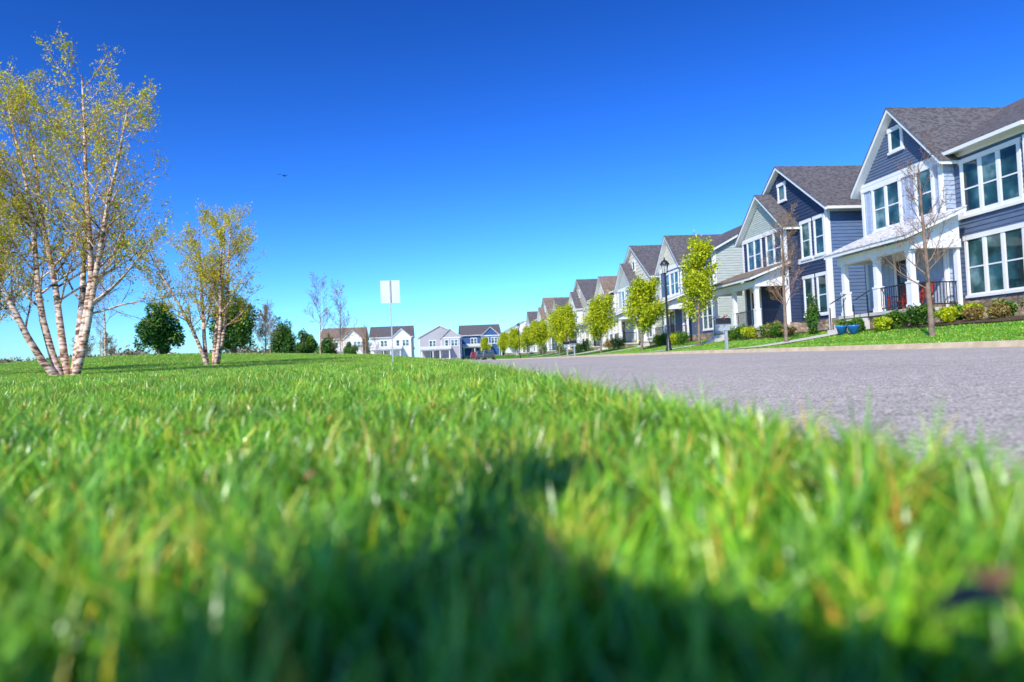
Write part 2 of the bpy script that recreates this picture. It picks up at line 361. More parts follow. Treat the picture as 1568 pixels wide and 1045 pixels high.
def porch(A,p,xf,stonemat,colm=M_TRIM):
    y0,y1,out,fz,ez,wz=p['y0'],p['y1'],p['out'],p['fz'],p['ez'],p['wz']
    fr=((-out,0),(0,1),(-1,0))
    fbox(A,'porch_base',stonemat,fr,y0+.05,y1-.05,-.8,fz-.12,-(out-.05+min(0,xf)),-.05)
    fbox(A,'porch_floor',M_WALK,fr,y0,y1,fz-.12,fz,-(out-.04+min(0,xf)),.03)
    cols=p.get('cols',[y0+.2,(y0+y1)/2,y1-.2])
    for c in cols:
        for (w,a,b) in ((.16,fz,fz+.16),(.135,fz+.16,fz+.9),(.155,fz+.9,fz+.97),(.10,fz+.97,ez-.3),(.13,ez-.3,ez-.2)):
            fbox(A,'porch_columns',colm,fr,c-w,c+w,a+.001,b,-.2-w,-.2+w)
    fbox(A,'porch_columns',colm,fr,y0+.1,y0+.28,fz,ez-.2,-(out+xf)+.03,-(out+xf)+.15)
    fbox(A,'porch_beam',M_TRIM,fr,y0,y1,ez-.2,ez+.12,-.33,-.05)
    fbox(A,'porch_beam',M_TRIM,fr,y0+.02,y0+.26,ez-.19,ez+.11,-(out+xf)+.03,-.331)
    fbox(A,'porch_beam',M_TRIM,fr,y1-.26,y1-.02,ez-.19,ez+.11,-(out+xf)+.03,-.331)
    xa=-out-.35; xb=xf-.01; sl=(wz-ez)/(xb-xa)
    for key,mat,d,t0,t1 in (('porch_fascia',M_TRIM,0,.12,.26),('porch_roof',p.get('roof',M_ROOFL),.03,.263,.30)):
        V=[];
        for y in (y0-.3-d,y1+.3+d):
            V+=[(xa-d,y,ez+t0-d*sl),(xb,y,wz+t0),(xb,y,wz+t1),(xa-d,y,ez+t1-d*sl)]
        A.add(key,mat,V,[(0,1,2,3),(7,6,5,4),(0,4,5,1),(1,5,6,2),(2,6,7,3),(3,7,4,0)])
    for y in (y0+.1,y1-.1):
        A.add('porch_fascia',M_TRIM,[(-out+.1,y,ez+.1),(xb,y,ez+.1),(xb,y,wz+.12),(-out+.1,y,ez+.1+sl*.2)],[(0,1,2,3)])
    st=p.get('steps')
    def rail(fr2,u0,u1,n):
        for z in (fz+.1,fz+.88): fbox(A,'railing',M_BLACK,fr2,u0,u1,z,z+.045,n-.02,n+.02)
        k=max(2,int((u1-u0)/.12))
        for i in range(k+1):
            u=u0+(u1-u0)*i/k; fbox(A,'railing_bars',M_BLACK,fr2,u-.011,u+.011,fz+.14,fz+.88,n-.01,n+.01)
    for a,b in zip(cols[:-1],cols[1:]):
        if st and a<=st<=b: continue
        rail(fr,a+.14,b-.14,-.2)
    rail(((-out,y0+.2),(1,0),(0,-1)),.36,out+xf-.05,0)
    if st:
        nst=max(2,int(round(fz/.18)))
        for i in range(nst-1):
            fbox(A,'porch_steps',M_WALK,fr,st-.7,st+.7,-.6,fz-(i+1)*fz/nst,i*.3+.031,(i+1)*.3+.03)
        for sgn in (-.78,.78):
            for i in range(0,nst-1,2):
                fbox(A,'step_rail',M_BLACK,fr,st+sgn-.015,st+sgn+.015,fz-(i+1)*fz/nst,fz-(i+1)*fz/nst+.9,i*.3+.1,i*.3+.13)
            y=st+sgn; zA=fz+.85; zB=zA-fz*(nst-2)/nst; xA=-out; xB=-out-(nst-2)*.3-.1
            A.add('step_rail',M_BLACK,[(xA,y-.02,zA),(xB,y-.02,zB),(xB,y+.02,zB),(xA,y+.02,zA),(xA,y-.02,zA+.04),(xB,y-.02,zB+.04),(xB,y+.02,zB+.04),(xA,y+.02,zA+.04)],BOXF)
def door(A,fr,u,z,mat):
    fbox(A,'door',mat,fr,u,u+.95,z,z+2.1,.003,.04)
    fbox(A,'door_trim',M_TRIM,fr,u-.13,u,z,z+2.25,.003,.07); fbox(A,'door_trim',M_TRIM,fr,u+.95,u+1.08,z,z+2.25,.003,.07)
    fbox(A,'door_trim',M_TRIM,fr,u-.16,u+1.11,z+2.25,z+2.42,.003,.08)
    fbox(A,'door_glass',M_GLASS,fr,u+.18,u+.77,z+1.2,z+1.95,.041,.05)
    fbox(A,'door_trim',M_TRIM,fr,u,u+.95,z+2.1,z+2.25,.003,.05)
def house(name,loc,rz,c):
    e=empty(name,loc,rz); A=Acc()
    W,D,zf,E,P=c['W'],c['D'],c.get('zf',.9),c['E'],c['P']; st=c.get('step',.17)
    sid=c['siding']; sid2=c.get('siding2',sid); roof=c.get('roof',M_ROOFG)
    FR=((0,0),(0,1),(-1,0)); S0=((0,0),(1,0),(0,-1)); S1=((0,W),(1,0),(0,1)); BK=((D,0),(0,1),(1,0))
    for fr,L in ((FR,W),(S0,D),(S1,D),(BK,W)):
        fbox(A,'foundation',c.get('stone',M_STONE),fr,0,L,-1.2,zf-.002,-.25,.02)
    side=c['ridge']=='side'
    gs=(E,P,D/2,D/2); gf=(E,P,W/2,W/2)
    lap(A,'siding',sid,FR,0,W,zf,E if side else P,st,None if side else gf)
    lap(A,'siding_rear',sid,BK,0,W,zf,E if side else P,st*2,None if side else gf)
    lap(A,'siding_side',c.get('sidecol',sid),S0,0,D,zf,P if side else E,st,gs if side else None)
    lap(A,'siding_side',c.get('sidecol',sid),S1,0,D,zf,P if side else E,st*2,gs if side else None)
    for fr,L in ((FR,W),(S0,D),(S1,D)):
        fbox(A,'trim_boards',M_TRIM,fr,-.03,.12,zf,E-.02,.003,.045); fbox(A,'trim_boards',M_TRIM,fr,L-.12,L+.03,zf,E-.02,.003,.045)
    if side: 
        gable_roof(A,'y',0,D,0,W,E,P,roof)
        fbox(A,'trim_boards',M_TRIM,FR,.121,W-.121,E-.28,E-.03,.003,.05)
    else:
        gable_roof(A,'x',0,W,0,D,E,P,roof)
        fbox(A,'trim_boards',M_TRIM,S0,.121,D-.121,E-.28,E-.03,.003,.05)
    fbox(A,'trim_boards',M_TRIM,FR,.121,W-.121,zf+2.95,zf+3.2,.003,.04)
    if side: fbox(A,'gutter',M_TRIM,FR,-.3,W+.3,E-.35*(P-E)/(D/2)-.0,E-.35*(P-E)/(D/2)+.13,.39,.52)
    else: fbox(A,'gutter',M_TRIM,S0,-.25,D,E-.35*(P-E)/(W/2)-.0,E-.35*(P-E)/(W/2)+.13,.39,.52)
    fbox(A,'downpipe',M_TRIM,FR,.02,.12,0.1,E-.4,.05,.13)
    for b in c.get('bays',[]):
        y0,y1,o,be,bp,dep=b['y0'],b['y1'],b['out'],b['E'],b['P'],b['dep']; z0=b.get('z0',zf)
        fb=((-o,0),(0,1),(-1,0)); w=(y1-y0)/2
        s0=((-o,y0),(1,0),(0,-1)); s1=((-o,y1),(1,0),(0,1))
        m=b.get('mat',sid2)
        if b.get('batten'): batten(A,m,fb,y0,y1,z0,be)
        else: lap(A,'bay_siding',m,fb,y0,y1,z0,be,st)
        lap(A,'gable_siding',b.get('gmat',m),fb,y0,y1,be+.01,bp,st*.7,(be,bp,(y0+y1)/2,w))
        lap(A,'bay_siding',m,s0,0,o+.01,z0,be,st); lap(A,'bay_siding',m,s1,0,o+.01,z0,be,st)
        if z0<=zf: 
            fbox(A,'foundation',c.get('stone',M_STONE),fb,y0,y1,-1.2,z0-.002,-o,.02)
        fbox(A,'trim_boards',M_TRIM,fb,y0-.03,y0+.12,z0,be-.18,.003,.045); fbox(A,'trim_boards',M_TRIM,fb,y1-.12,y1+.03,z0,be-.18,.003,.045)
        fbox(A,'trim_boards',M_TRIM,fb,y0-.03,y1+.03,be-.179,be+.05,.003,.06)
        fbox(A,'bay_downpipe',M_TRIM,fb,y0+.02,y0+.11,0.1,be-.2,.05,.12)
        gable_roof(A,'x',y0,y1,-o,dep,be,bp,roof,ov=.3,oe=.35,oe1=0)
        for wd in b.get('wins',[]): window(A,fb,*wd)
    for wd in c.get('wins',[]): window(A,FR,*wd)
    for wd in c.get('swins',[]): window(A,S0,*wd)
    if 'porch' in c:
        xf=c['porch'].get('xf',0); porch(A,c['porch'],xf,c.get('stone',M_STONE))
        if 'door' in c: door(A,((xf,0),(0,1),(-1,0)),c['door'],c['porch']['fz'],c.get('doormat',M_DOOR))
    A.build(e); return e
def gz(x,y): return float(H(x,y))

S_slate=siding('slate',(.115,.155,.235)); S_pale=siding('paleblue',(.42,.49,.60)); S_navy=siding('navy',(.035,.055,.11)); S_navylit=siding('navy_sunlit',(.12,.185,.32)); S_light=siding('lightgrey',(.50,.54,.47))  # navy side wall: same navy siding, lightened in the colour as if sunlit
S_cream=siding('cream',(.76,.69,.54)); S_white=siding('white',(.82,.80,.77)); S_tan=siding('tan',(.56,.47,.37)); S_grey=siding('grey',(.44,.41,.41)); S_blue=siding('blue',(.04,.11,.26))
DZ=-.22
house('slate_blue_house',(19.5,19.7,gz(19,24)+DZ),0,dict(W=7.9,D=10.5,zf=.98,E=6.5,P=9.2,ridge='side',siding=S_slate,
  bays=[dict(y0=3.2,y1=7.9,out=.45,E=6.3,P=8.85,dep=5.0,mat=S_pale,gmat=S_slate,batten=True,
     wins=[(3.75,4.35,.8,1.7,1),(5.55,4.35,.78,1.7,2),(5.25,7.35,.6,.75,1,False)])],
  wins=[(.42,4.05,.78,1.85,3),(.42,1.16,.78,1.95,3)],
  porch=dict(y0=2.5,y1=6.9,out=2.5,fz=.75,ez=3.05,wz=4.0,xf=-.45,cols=[2.75,4.6,6.65],steps=5.6),door=5.0))
house('navy_house',(19.1,30.4,gz(19,34)+DZ),0,dict(W=8.0,D=11,zf=.8,E=6.2,P=9.05,ridge='front',siding=S_navy,sidecol=S_navylit,
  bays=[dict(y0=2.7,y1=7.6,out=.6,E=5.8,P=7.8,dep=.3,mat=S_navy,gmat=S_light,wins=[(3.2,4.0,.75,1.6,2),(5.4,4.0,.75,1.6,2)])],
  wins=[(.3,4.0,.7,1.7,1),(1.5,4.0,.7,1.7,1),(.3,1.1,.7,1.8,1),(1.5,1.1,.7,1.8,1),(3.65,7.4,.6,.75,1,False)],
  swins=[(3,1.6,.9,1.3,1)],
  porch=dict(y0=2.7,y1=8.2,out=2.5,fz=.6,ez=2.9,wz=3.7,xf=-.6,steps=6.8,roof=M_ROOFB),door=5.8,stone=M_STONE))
house('light_grey_house',(19.1,43.5,gz(19,48)+DZ),0,dict(W=9.5,D=10.5,zf=.7,E=6.2,P=8.9,ridge='side',siding=S_slate,sidecol=S_light,
  bays=[dict(y0=4.6,y1=9.3,out=.5,E=6.0,P=8.3,dep=4.6,mat=S_slate,gmat=S_cream,wins=[(5.3,3.9,.8,1.6,2),(7.2,3.9,.8,1.6,1)])],
  wins=[(.7,3.8,.75,1.7,2),(.7,1.0,.75,1.8,2)],swins=[(2.2,1.0,.8,1.6,1),(6,3.9,.8,1.4,1)],
  porch=dict(y0=3.6,y1=9.0,out=2.4,fz=.5,ez=2.8,wz=3.6,xf=-.5,steps=7.6),door=6.5))
cols=[S_cream,S_white,S_tan,S_white,S_light,S_cream]
ys=[56,69,82,95,108,122]; sds=[S_light,S_cream,S_white,S_tan,S_white,S_light]
for i,(y,cc) in enumerate(zip(ys,cols)):
    fr=i%2==0
    house(['cream_house','white_house','tan_house','white_house','grey_house','cream_house'][i],(19.0+(.3*i%.7),y,gz(19,y+4)+DZ),0,
      dict(W=10.0,D=10.5,zf=.6,E=6.1,P=9.3 if fr else 8.7,ridge='front' if fr else 'side',siding=cc,sidecol=sds[i],step=.3,roof=[M_ROOFG,M_ROOFB][i%3==1],
      bays=[dict(y0=3.5 if fr else .4,y1=8.5 if fr else 5.0,out=.6,E=5.7,P=7.8,dep=.3 if fr else 4.4,mat=sds[i],wins=[(4.0 if fr else 1.0,3.8,.8,1.6,2),(6.3 if fr else 3.2,3.8,.8,1.6,1)])],
      wins=[(.6,3.8,.8,1.6,2),(.6,.9,.8,1.7,2),(4.6,7.2,.6,.7,1,False)] if fr else [(6.2,3.8,.8,1.6,2),(6.2,.9,.8,1.7,2)],swins=[(3,3.8,.8,1.5,1),(7,.9,.8,1.5,1)],
      porch=dict(y0=2.6,y1=8.8,out=2.4,fz=.5,ez=2.8,wz=3.6,xf=-.6,steps=7.0,cols=[2.8,4.8,6.4,8.6]),door=6.4))
fc=[(-16.5,S_cream,M_ROOFB,'cream_house','side'),(-4.3,S_white,M_ROOFG,'white_house','side'),(8.2,S_grey,M_ROOFG,'grey_house','front'),(19.5,S_blue,M_ROOFG,'blue_house','side'),(31.5,S_white,M_ROOFG,'white_house','front')]
for i,(x,cc,rf,nm,rd) in enumerate(fc):
    yy=168+(i%2)*1.5+ (8 if i>2 else 0)
    house(nm,(x,yy+10,gz(x-5,yy+10)+.2),math.pi/2,dict(W=10.8,D=10,zf=.4,E=6.1,P=8.9,ridge=rd,siding=cc,step=.34,roof=rf,
      bays=[dict(y0=.4,y1=5.2,out=.8,E=5.8,P=8.0,dep=4.2 if rd=='side' else .2,mat=cc,wins=[(1.0,3.6,.8,1.5,2),(3.4,3.6,.8,1.5,1)])],
      wins=[(6.6,3.6,.8,1.5,2)],swins=[(3,3.6,.9,1.4,1)],
      porch=dict(y0=3.0,y1=10.5,out=2.8,fz=.35,ez=2.7,wz=3.4,xf=-.8,steps=8.2,cols=[3.2,5.6,7.4,10.3]),door=7.0))
for y,w in ((25.4,1.3),(37.2,1.3),(51.1,1.3),(63,3.2),(76,1.3),(89,3.2)):
    drape('front_walk',11.5,16.3,y-w/2,y+w/2,.035,M_WALK)
for y0,y1 in ((17.2,24.3),(30,36),(43,49.5)):
    drape('mulch_bed',16.3 if y0<20 else 15.9,19.3,y0,y1,.05,M_MULCH)

# ------------------------------------------------------------ vegetation
def leaf_mesh(name,C,size,mat,seed=0,flat=0):
    g=np.random.default_rng(seed); C=np.asarray(C,dtype=float); n=len(C)
    d=g.normal(size=(n,3)); d/=np.linalg.norm(d,axis=1)[:,None]
    e=np.cross(d,g.normal(size=(n,3))); e/=np.linalg.norm(e,axis=1)[:,None]
    s=size*g.uniform(.6,1.3,n)[:,None]
    V=np.stack([C-d*s*.6,C+e*s*.32,C+d*s*.6,C-e*s*.32],1).reshape(-1,3)
    F=(np.arange(n)*4)[:,None]+np.arange(4)[None,:]
    return np_mesh(name,V,F,mat,False,{'rnd':np.repeat(g.random(n),4)})
def cloud_pts(center,rad,n,seed,lumps=26,lr=.30,bias=0):
    g=np.random.default_rng(seed)
    L=g.normal(size=(lumps,3)); L/=np.linalg.norm(L,axis=1)[:,None]; L*=g.uniform(.35,.85,lumps)[:,None]
    k=g.integers(0,lumps,n); d=g.normal(size=(n,3)); d/=np.linalg.norm(d,axis=1)[:,None]
    p=L[k]+d*(lr*g.uniform(.55,1.1,n))[:,None]
    return np.asarray(center)+p*np.asarray(rad)
def tube(V,F,pts,rads,sides):
    base=len(V); m=len(pts)
    for i in range(m):
        a=pts[max(0,i-1)]; b=pts[min(m-1,i+1)]; d=(b[0]-a[0],b[1]-a[1],b[2]-a[2])
        l=math.sqrt(d[0]**2+d[1]**2+d[2]**2)+1e-9; d=(d[0]/l,d[1]/l,d[2]/l)
        r=(1,0,0) if abs(d[0])<.8 else (0,1,0)
        e=(d[1]*r[2]-d[2]*r[1],d[2]*r[0]-d[0]*r[2],d[0]*r[1]-d[1]*r[0]); l=math.sqrt(e[0]**2+e[1]**2+e[2]**2); e=(e[0]/l,e[1]/l,e[2]/l)
        f=(d[1]*e[2]-d[2]*e[1],d[2]*e[0]-d[0]*e[2],d[0]*e[1]-d[1]*e[0])
        for k in range(sides):
            t=2*math.pi*k/sides; c=math.cos(t)*rads[i]; s=math.sin(t)*rads[i]
            V.append((pts[i][0]+e[0]*c+f[0]*s,pts[i][1]+e[1]*c+f[1]*s,pts[i][2]+e[2]*c+f[2]*s))
    for i in range(m-1):
        for k in range(sides):
            k2=(k+1)%sides; F.append((base+i*sides+k,base+i*sides+k2,base+(i+1)*sides+k2,base+(i+1)*sides+k))
class Tree:
    def __init__(s,P,seed):
        s.P=P; s.r=random.Random(seed); s.B=[]; s.tips=[]
    def grow(s,p,d,L,rad,lv):
        P=s.P; r=s.r; n=P['segs'][lv]; pts=[p]; rads=[rad]; dirs=[d]
        for i in range(n):
            w=P['wig'][lv]; up=P['up'][lv]
            d=(d[0]+r.gauss(0,w),d[1]+r.gauss(0,w),d[2]+r.gauss(0,w)+up)
            l=math.sqrt(d[0]**2+d[1]**2+d[2]**2); d=(d[0]/l,d[1]/l,d[2]/l)
            p=(p[0]+d[0]*L/n,p[1]+d[1]*L/n,p[2]+d[2]*L/n); pts.append(p); dirs.append(d)
            rads.append(rad*(1-(i+1)/n*.82))
        s.B.append((lv,pts,rads))
        if lv>=P['leaflv']:
            for i in range(1,n+1): s.tips.append(pts[i])
        if lv+1<len(P['segs']):
            k=P['kids'][lv]; k=max(1,int(round(k*r.uniform(.8,1.2))))
            for j in range(k):
                t=P['start'][lv]+(1-P['start'][lv])*(j+r.random())/k; t=min(t,.999)
                i=int(t*n); f=t*n-i; a=pts[i]; b=pts[i+1]; q=tuple(a[c]+(b[c]-a[c])*f for c in range(3)); dd=dirs[i+1]
                ang=math.radians(P['ang'][lv])*r.uniform(.7,1.3)
                v=Vector((r.gauss(0,1),r.gauss(0,1),r.gauss(0,1)+.2)); dv=Vector(dd); v=(v-dv*v.dot(dv)).normalized()
                nd=dv*math.cos(ang)+v*math.sin(ang)
                LL=L*P['ratio'][lv]*(1-P['fall'][lv]*t)*r.uniform(.7,1.25)
                s.grow(q,tuple(nd),LL,max(P.get('rmin',.0035),rads[i]*P['rr'][lv]),lv+1)
    def meshes(s,name,m0,m1,ml,leafsize,nper,jit,seed,thick=2):
        V,F,V2,F2=[],[],[],[]
        for lv,pts,rads in s.B:
            if lv<thick: tube(V,F,pts,rads,8 if lv==0 else 5)
            else: tube(V2,F2,pts,rads,3)
        out=[('trunk',np_mesh(name+'_trunk',V,F,m0,True))]
        if V2: out.append(('twigs',np_mesh(name+'_twigs',V2,F2,m1,True)))
        if nper>0:
            g=np.random.default_rng(seed); T=np.asarray(s.tips); n=int(len(T)*nper)
            C=T[g.integers(0,len(T),n)]+g.normal(0,jit,(n,3)); out.append(('leaves',leaf_mesh(name+'_leaves',C,leafsize,ml,seed)))
        return out
def place(name,ms,loc,rz=0,sc=1):
    e=empty(name,loc,rz); e.scale=(sc,sc,sc)
    for k,m in ms: link(bpy.data.objects.new(k,m),e)
    return e
def bark_birch():
    m,nt=newmat('birch_bark'); tc=nt.n('ShaderNodeTexCoord'); mp=nt.n('ShaderNodeMapping'); mp.inputs['Scale'].default_value=(3,3,9); nt.l(tc.outputs['Object'],mp.inputs[0])
    n=nt.n('ShaderNodeTexNoise',i_Scale=1.6,i_Detail=6); nt.l(mp.outputs[0],n.inputs['Vector'])
    col=ramp(nt,n.outputs['Fac'],[(.38,(.12,.06,.04)),(.47,(.54,.30,.18)),(.57,(.84,.60,.45)),(.8,(.88,.76,.66))])
    b=nt.n('ShaderNodeBsdfPrincipled',i_Roughness=.75); nt.l(col,b.inputs['Base Color'])
    bp=nt.n('ShaderNodeBump',i_Strength=.6,i_Distance=.02); nt.l(n.outputs['Fac'],bp.inputs['Height']); nt.l(bp.outputs[0],b.inputs['Normal'])
    o=nt.n('ShaderNodeOutputMaterial'); nt.l(b.outputs[0],o.inputs[0]); return m
M_BIRCH=bark_birch()
M_TWIG=mat_noise('twig_bark',(.32,.18,.08),(.54,.34,.17),5,.8)
M_BARK=mat_noise('brown_bark',(.18,.12,.08),(.36,.25,.17),5,.85,.5)
M_RTWIG=mat_noise('red_twig',(.28,.15,.10),(.48,.28,.20),5,.8)
L_BIRCH=mat_leaf('birch_leaves',[(0,(.36,.50,.01)),(.5,(.74,.68,.015)),(1,(.88,.56,.02))],.35)
L_YG=mat_leaf('spring_leaves',[(0,(.18,.30,.01)),(.5,(.50,.58,.012)),(1,(.82,.76,.02))],.25)
L_DARK=mat_leaf('evergreen_leaves',[(0,(.012,.06,.01)),(.6,(.06,.18,.02)),(1,(.20,.34,.03))],.15)
L_BOX=mat_leaf('boxwood_leaves',[(0,(.02,.08,.01)),(.6,(.09,.22,.02)),(1,(.28,.42,.03))],.15)
L_RUST=mat_leaf('rust_leaves',[(0,(.16,.10,.03)),(.6,(.36,.24,.06)),(1,(.50,.42,.10))],.2)
L_PINK=mat_leaf('bud_haze',[(0,(.16,.09,.07)),(.6,(.30,.18,.12)),(1,(.36,.27,.12))],.2)
L_FAR=mat_leaf('distant_brush',[(0,(.16,.11,.08)),(.5,(.30,.22,.14)),(1,(.30,.30,.12))],.1,.9)

PB=dict(segs=[9,6,5,3],wig=[.05,.09,.12,.16],up=[.05,.10,.08,.05],kids=[22,10,6],start=[.24,.2,.15],ang=[52,44,40],ratio=[.40,.42,.5],fall=[.58,.45,.3],rr=[.38,.5,.55],leaflv=2,rmin=.0045)
def clump(seed,trunks,L,rad,P):
    t=Tree(P,seed)
    for i,(az,ln,k) in enumerate(trunks):
        a=math.radians(az); d=(math.cos(a)*ln,math.sin(a)*ln,1); l=math.sqrt(1+ln*ln); d=tuple(c/l for c in d)
        t.grow((math.cos(a)*.16,math.sin(a)*.16,-.15),d,L*k,rad*(.8+.3*k),0)
    return t
b1=clump(3,[(175,.34,.92),(120,.14,.92),(15,.14,.98),(70,.18,.92),(200,.62,.75),(355,.38,.86)],8.6,.10,PB).meshes('birch_a',M_BIRCH,M_TWIG,L_BIRCH,.058,1.0,.06,1)
place('birch_tree',b1,(-9.6,19.5,gz(-9.9,19.5)))
b2=clump(8,[(170,.20,.95),(10,.14,.95),(80,.20,1.0),(345,.28,.85),(190,.32,.8)],6.4,.085,dict(PB,kids=[21,8,6])).meshes('birch_b',M_BIRCH,M_TWIG,L_BIRCH,.058,1.2,.06,2)
place('birch_tree',b2,(-8.5,28,gz(-8.3,28)))
place('birch_tree',b2,(-14.6,24.5,gz(-15.2,25.5)),2.1,1.1)
PN=dict(segs=[8,6,4,3],wig=[.03,.08,.12,.15],up=[.04,.12,.06,.05],kids=[22,8,4],start=[.28,.2,.2],ang=[48,40,40],ratio=[.36,.45,.5],fall=[.6,.4,.3],rr=[.38,.5,.6],leaflv=1,rmin=.006)
def single(seed,L,rad,P,*a): 
    t=Tree(P,seed); t.grow((0,0,-.1),(0,0,1),L,rad,0); return t.meshes('tree%d'%seed,*a)
bare1=single(21,5.0,.085,dict(PN,rmin=.005),M_BARK,M_RTWIG,L_PINK,.03,.7,.03,3,1)
bare2=single(22,4.8,.075,PN,M_BARK,M_RTWIG,L_RUST,.035,1.0,.04,4,1)
PY=dict(PN,segs=[8,6,4],kids=[26,9],up=[.03,.16,.06],leaflv=1,ratio=[.36,.45])
y1=single(31,5.4,.09,PY,M_BARK,M_BARK,L_YG,.12,10,.15,5,1)
PR=dict(PY,ratio=[.52,.45],ang=[58,45],start=[.27,.2],fall=[.55,.4],kids=[24,9])
y2=single(32,4.0,.09,PR,M_BARK,M_BARK,L_YG,.13,12,.17,6,1)
y3=single(33,3.9,.09,PR,M_BARK,M_BARK,L_YG,.13,10,.16,7,1)
place('bare_street_tree',bare1,(14,17.6,gz(14,17.6)))
place('budding_street_tree',bare2,(14,25.5,gz(14,25.5)),1)
place('maple_street_tree',y1,(14.5,35.5,gz(14,35.5)))
for x,y,m,s,r in ((14,44,y2,1.0,0),(14,55,y3,1.0,1),(13.6,67,y2,1.05,2),(13.8,72,y3,1.0,4),(14,84,y2,.95,3),(14,98,y3,1.0,2),(14,112,y2,1,5),(14,128,y3,1,1),(12,150,y2,1,1)):
    place('maple_street_tree',m,(x,y,gz(x,y)),r,s)
thin=single(41,6.4,.06,dict(PN,rmin=.010),M_BIRCH,M_RTWIG,L_PINK,.04,.5,.03,8,1)
redb=single(42,4.2,.06,dict(PN,rmin=.012,start=[.1,.2,.2],ang=[42,40,40],ratio=[.5,.45,.5]),M_BARK,M_RTWIG,L_RUST,.07,1.2,.05,9,1)
for x,y,s,r in ((-19.5,44,1.0,0),(-9.6,62,1.08,1),(-8.1,64,1.02,2),(-13,58,.66,3),(-8.2,90,.7,3),(-9.6,78,.7,5),(-27,60,.6,2),(-8.0,104,.7,1)):
    place('bare_tree',thin,(x,y,gz(x,y)),r,s)
for x,y,s,r in ((-15.3,60,.95,0),(-14.3,62,1.0,1),(-17.0,64,.9,2),(-12.4,88,.8,4),(-11.0,120,1.0,5),(-33,70,.9,4),(-29,66,.7,4),(-20,24,.8,1)):
    place('redbud_tree',redb,(x,y,gz(x,y)),r,s)
def shrub(name,loc,rad,n,mat,size,seed,lumps=26,lr=.34):
    e=empty(name,loc)
    V,F=[],[]; g=random.Random(seed)
    for k in range(5):
        tube(V,F,[(0,0,-.1),(g.uniform(-.25,.25)*rad[0],g.uniform(-.25,.25)*rad[1],rad[2]*.8),(g.uniform(-.5,.5)*rad[0],g.uniform(-.5,.5)*rad[1],rad[2]*1.5)],[.05*rad[2],.035*rad[2],.01*rad[2]],5)
    link(bpy.data.objects.new('stems',np_mesh('stems',V,F,M_BARK,True)),e)
    link(bpy.data.objects.new('leaves',leaf_mesh('leaves',cloud_pts((0,0,rad[2]*.95),rad,n,seed,lumps,lr),size,mat,seed)),e); return e
for x,y,rx,rz_,sd in ((-17.9,48,1.55,1.85,1),(-13.7,50,1.7,2.3,2),(-14.8,72,1.5,2.3,3),(-13.4,76,1.3,1.8,4),(-12.2,84,1.4,1.7,5),(-16.8,22.5,.9,1.0,6),(-11.2,100,1.3,1.5,7)):
    shrub('evergreen_tree',(x,y,gz(x,y)),(rx,rx,rz_),9000,L_DARK,.16,sd,44,.3)
k=0
for x,y,r,mt in ((16.8,21.6,.46,0),(17.0,20.6,.32,2),(17.2,19.8,.30,1),(17.4,19.0,.30,1),(18.2,21.6,.36,0),(18.2,20.9,.32,2),(18.5,20.1,.36,0),(18.6,18.8,.40,0),(18.6,17.8,.4,0),(16.6,22.6,.4,0),(16.0,24.0,.32,0),(15.9,22.4,.3,2),
   (16.3,30.8,.45,1),(16.5,31.9,.42,0),(16.2,33,.42,2),(16.3,34.2,.45,0),(16.4,35.3,.4,0),(15.8,29.6,.38,0),(15.9,28.8,.32,1),(16.4,43.8,.5,0),(16.6,45,.5,0),(16.3,46.2,.5,0),(16.4,47.6,.5,2),(15.5,40.5,.5,0),(15.5,42,.45,2),(16,57,.7,0),(16,60,.6,1),(16,69,.7,0),(16,73,.6,0),(16,83,.7,0),(16,96,.8,0)):
    shrub('boxwood_shrub' if mt==0 else 'garden_shrub',(x,y,gz(x,y)+.03),(r,r,r*.85),2600,[L_BOX,L_RUST,L_YG][mt],.07 if mt!=1 else .06,100+k,30,.42); k+=1
shrub('arborvitae_shrub',(16.4,27.6,gz(16.4,27.6)),(.26,.26,.85),3000,L_DARK,.08,300,30,.4)
C=[]
g=np.random.default_rng(5)
for i in range(250):
    a=math.radians(g.uniform(-62,-3)); dd=g.uniform(200,300); x=math.sin(a)*dd; y=math.cos(a)*dd
    r=g.uniform(2.0,5.0); C.append(cloud_pts((x,y,gz(x,y)+r*.5),(r*1.8,r,r*.9),700,1000+i,18,.45))
link(bpy.data.objects.new('distant_tree_line',leaf_mesh('distant_tree_line',np.concatenate(C),.8,L_FAR,77)))
C=[]
for i in range(60):
    x=g.uniform(30,120); y=g.uniform(150,260); r=g.uniform(3,6); C.append(cloud_pts((x,y,gz(x,y)+r*.6),(r*1.4,r,r*.9),400,2000+i,14,.4))
link(bpy.data.objects.new('distant_trees',leaf_mesh('distant_trees',np.concatenate(C),.6,L_YG,78)))

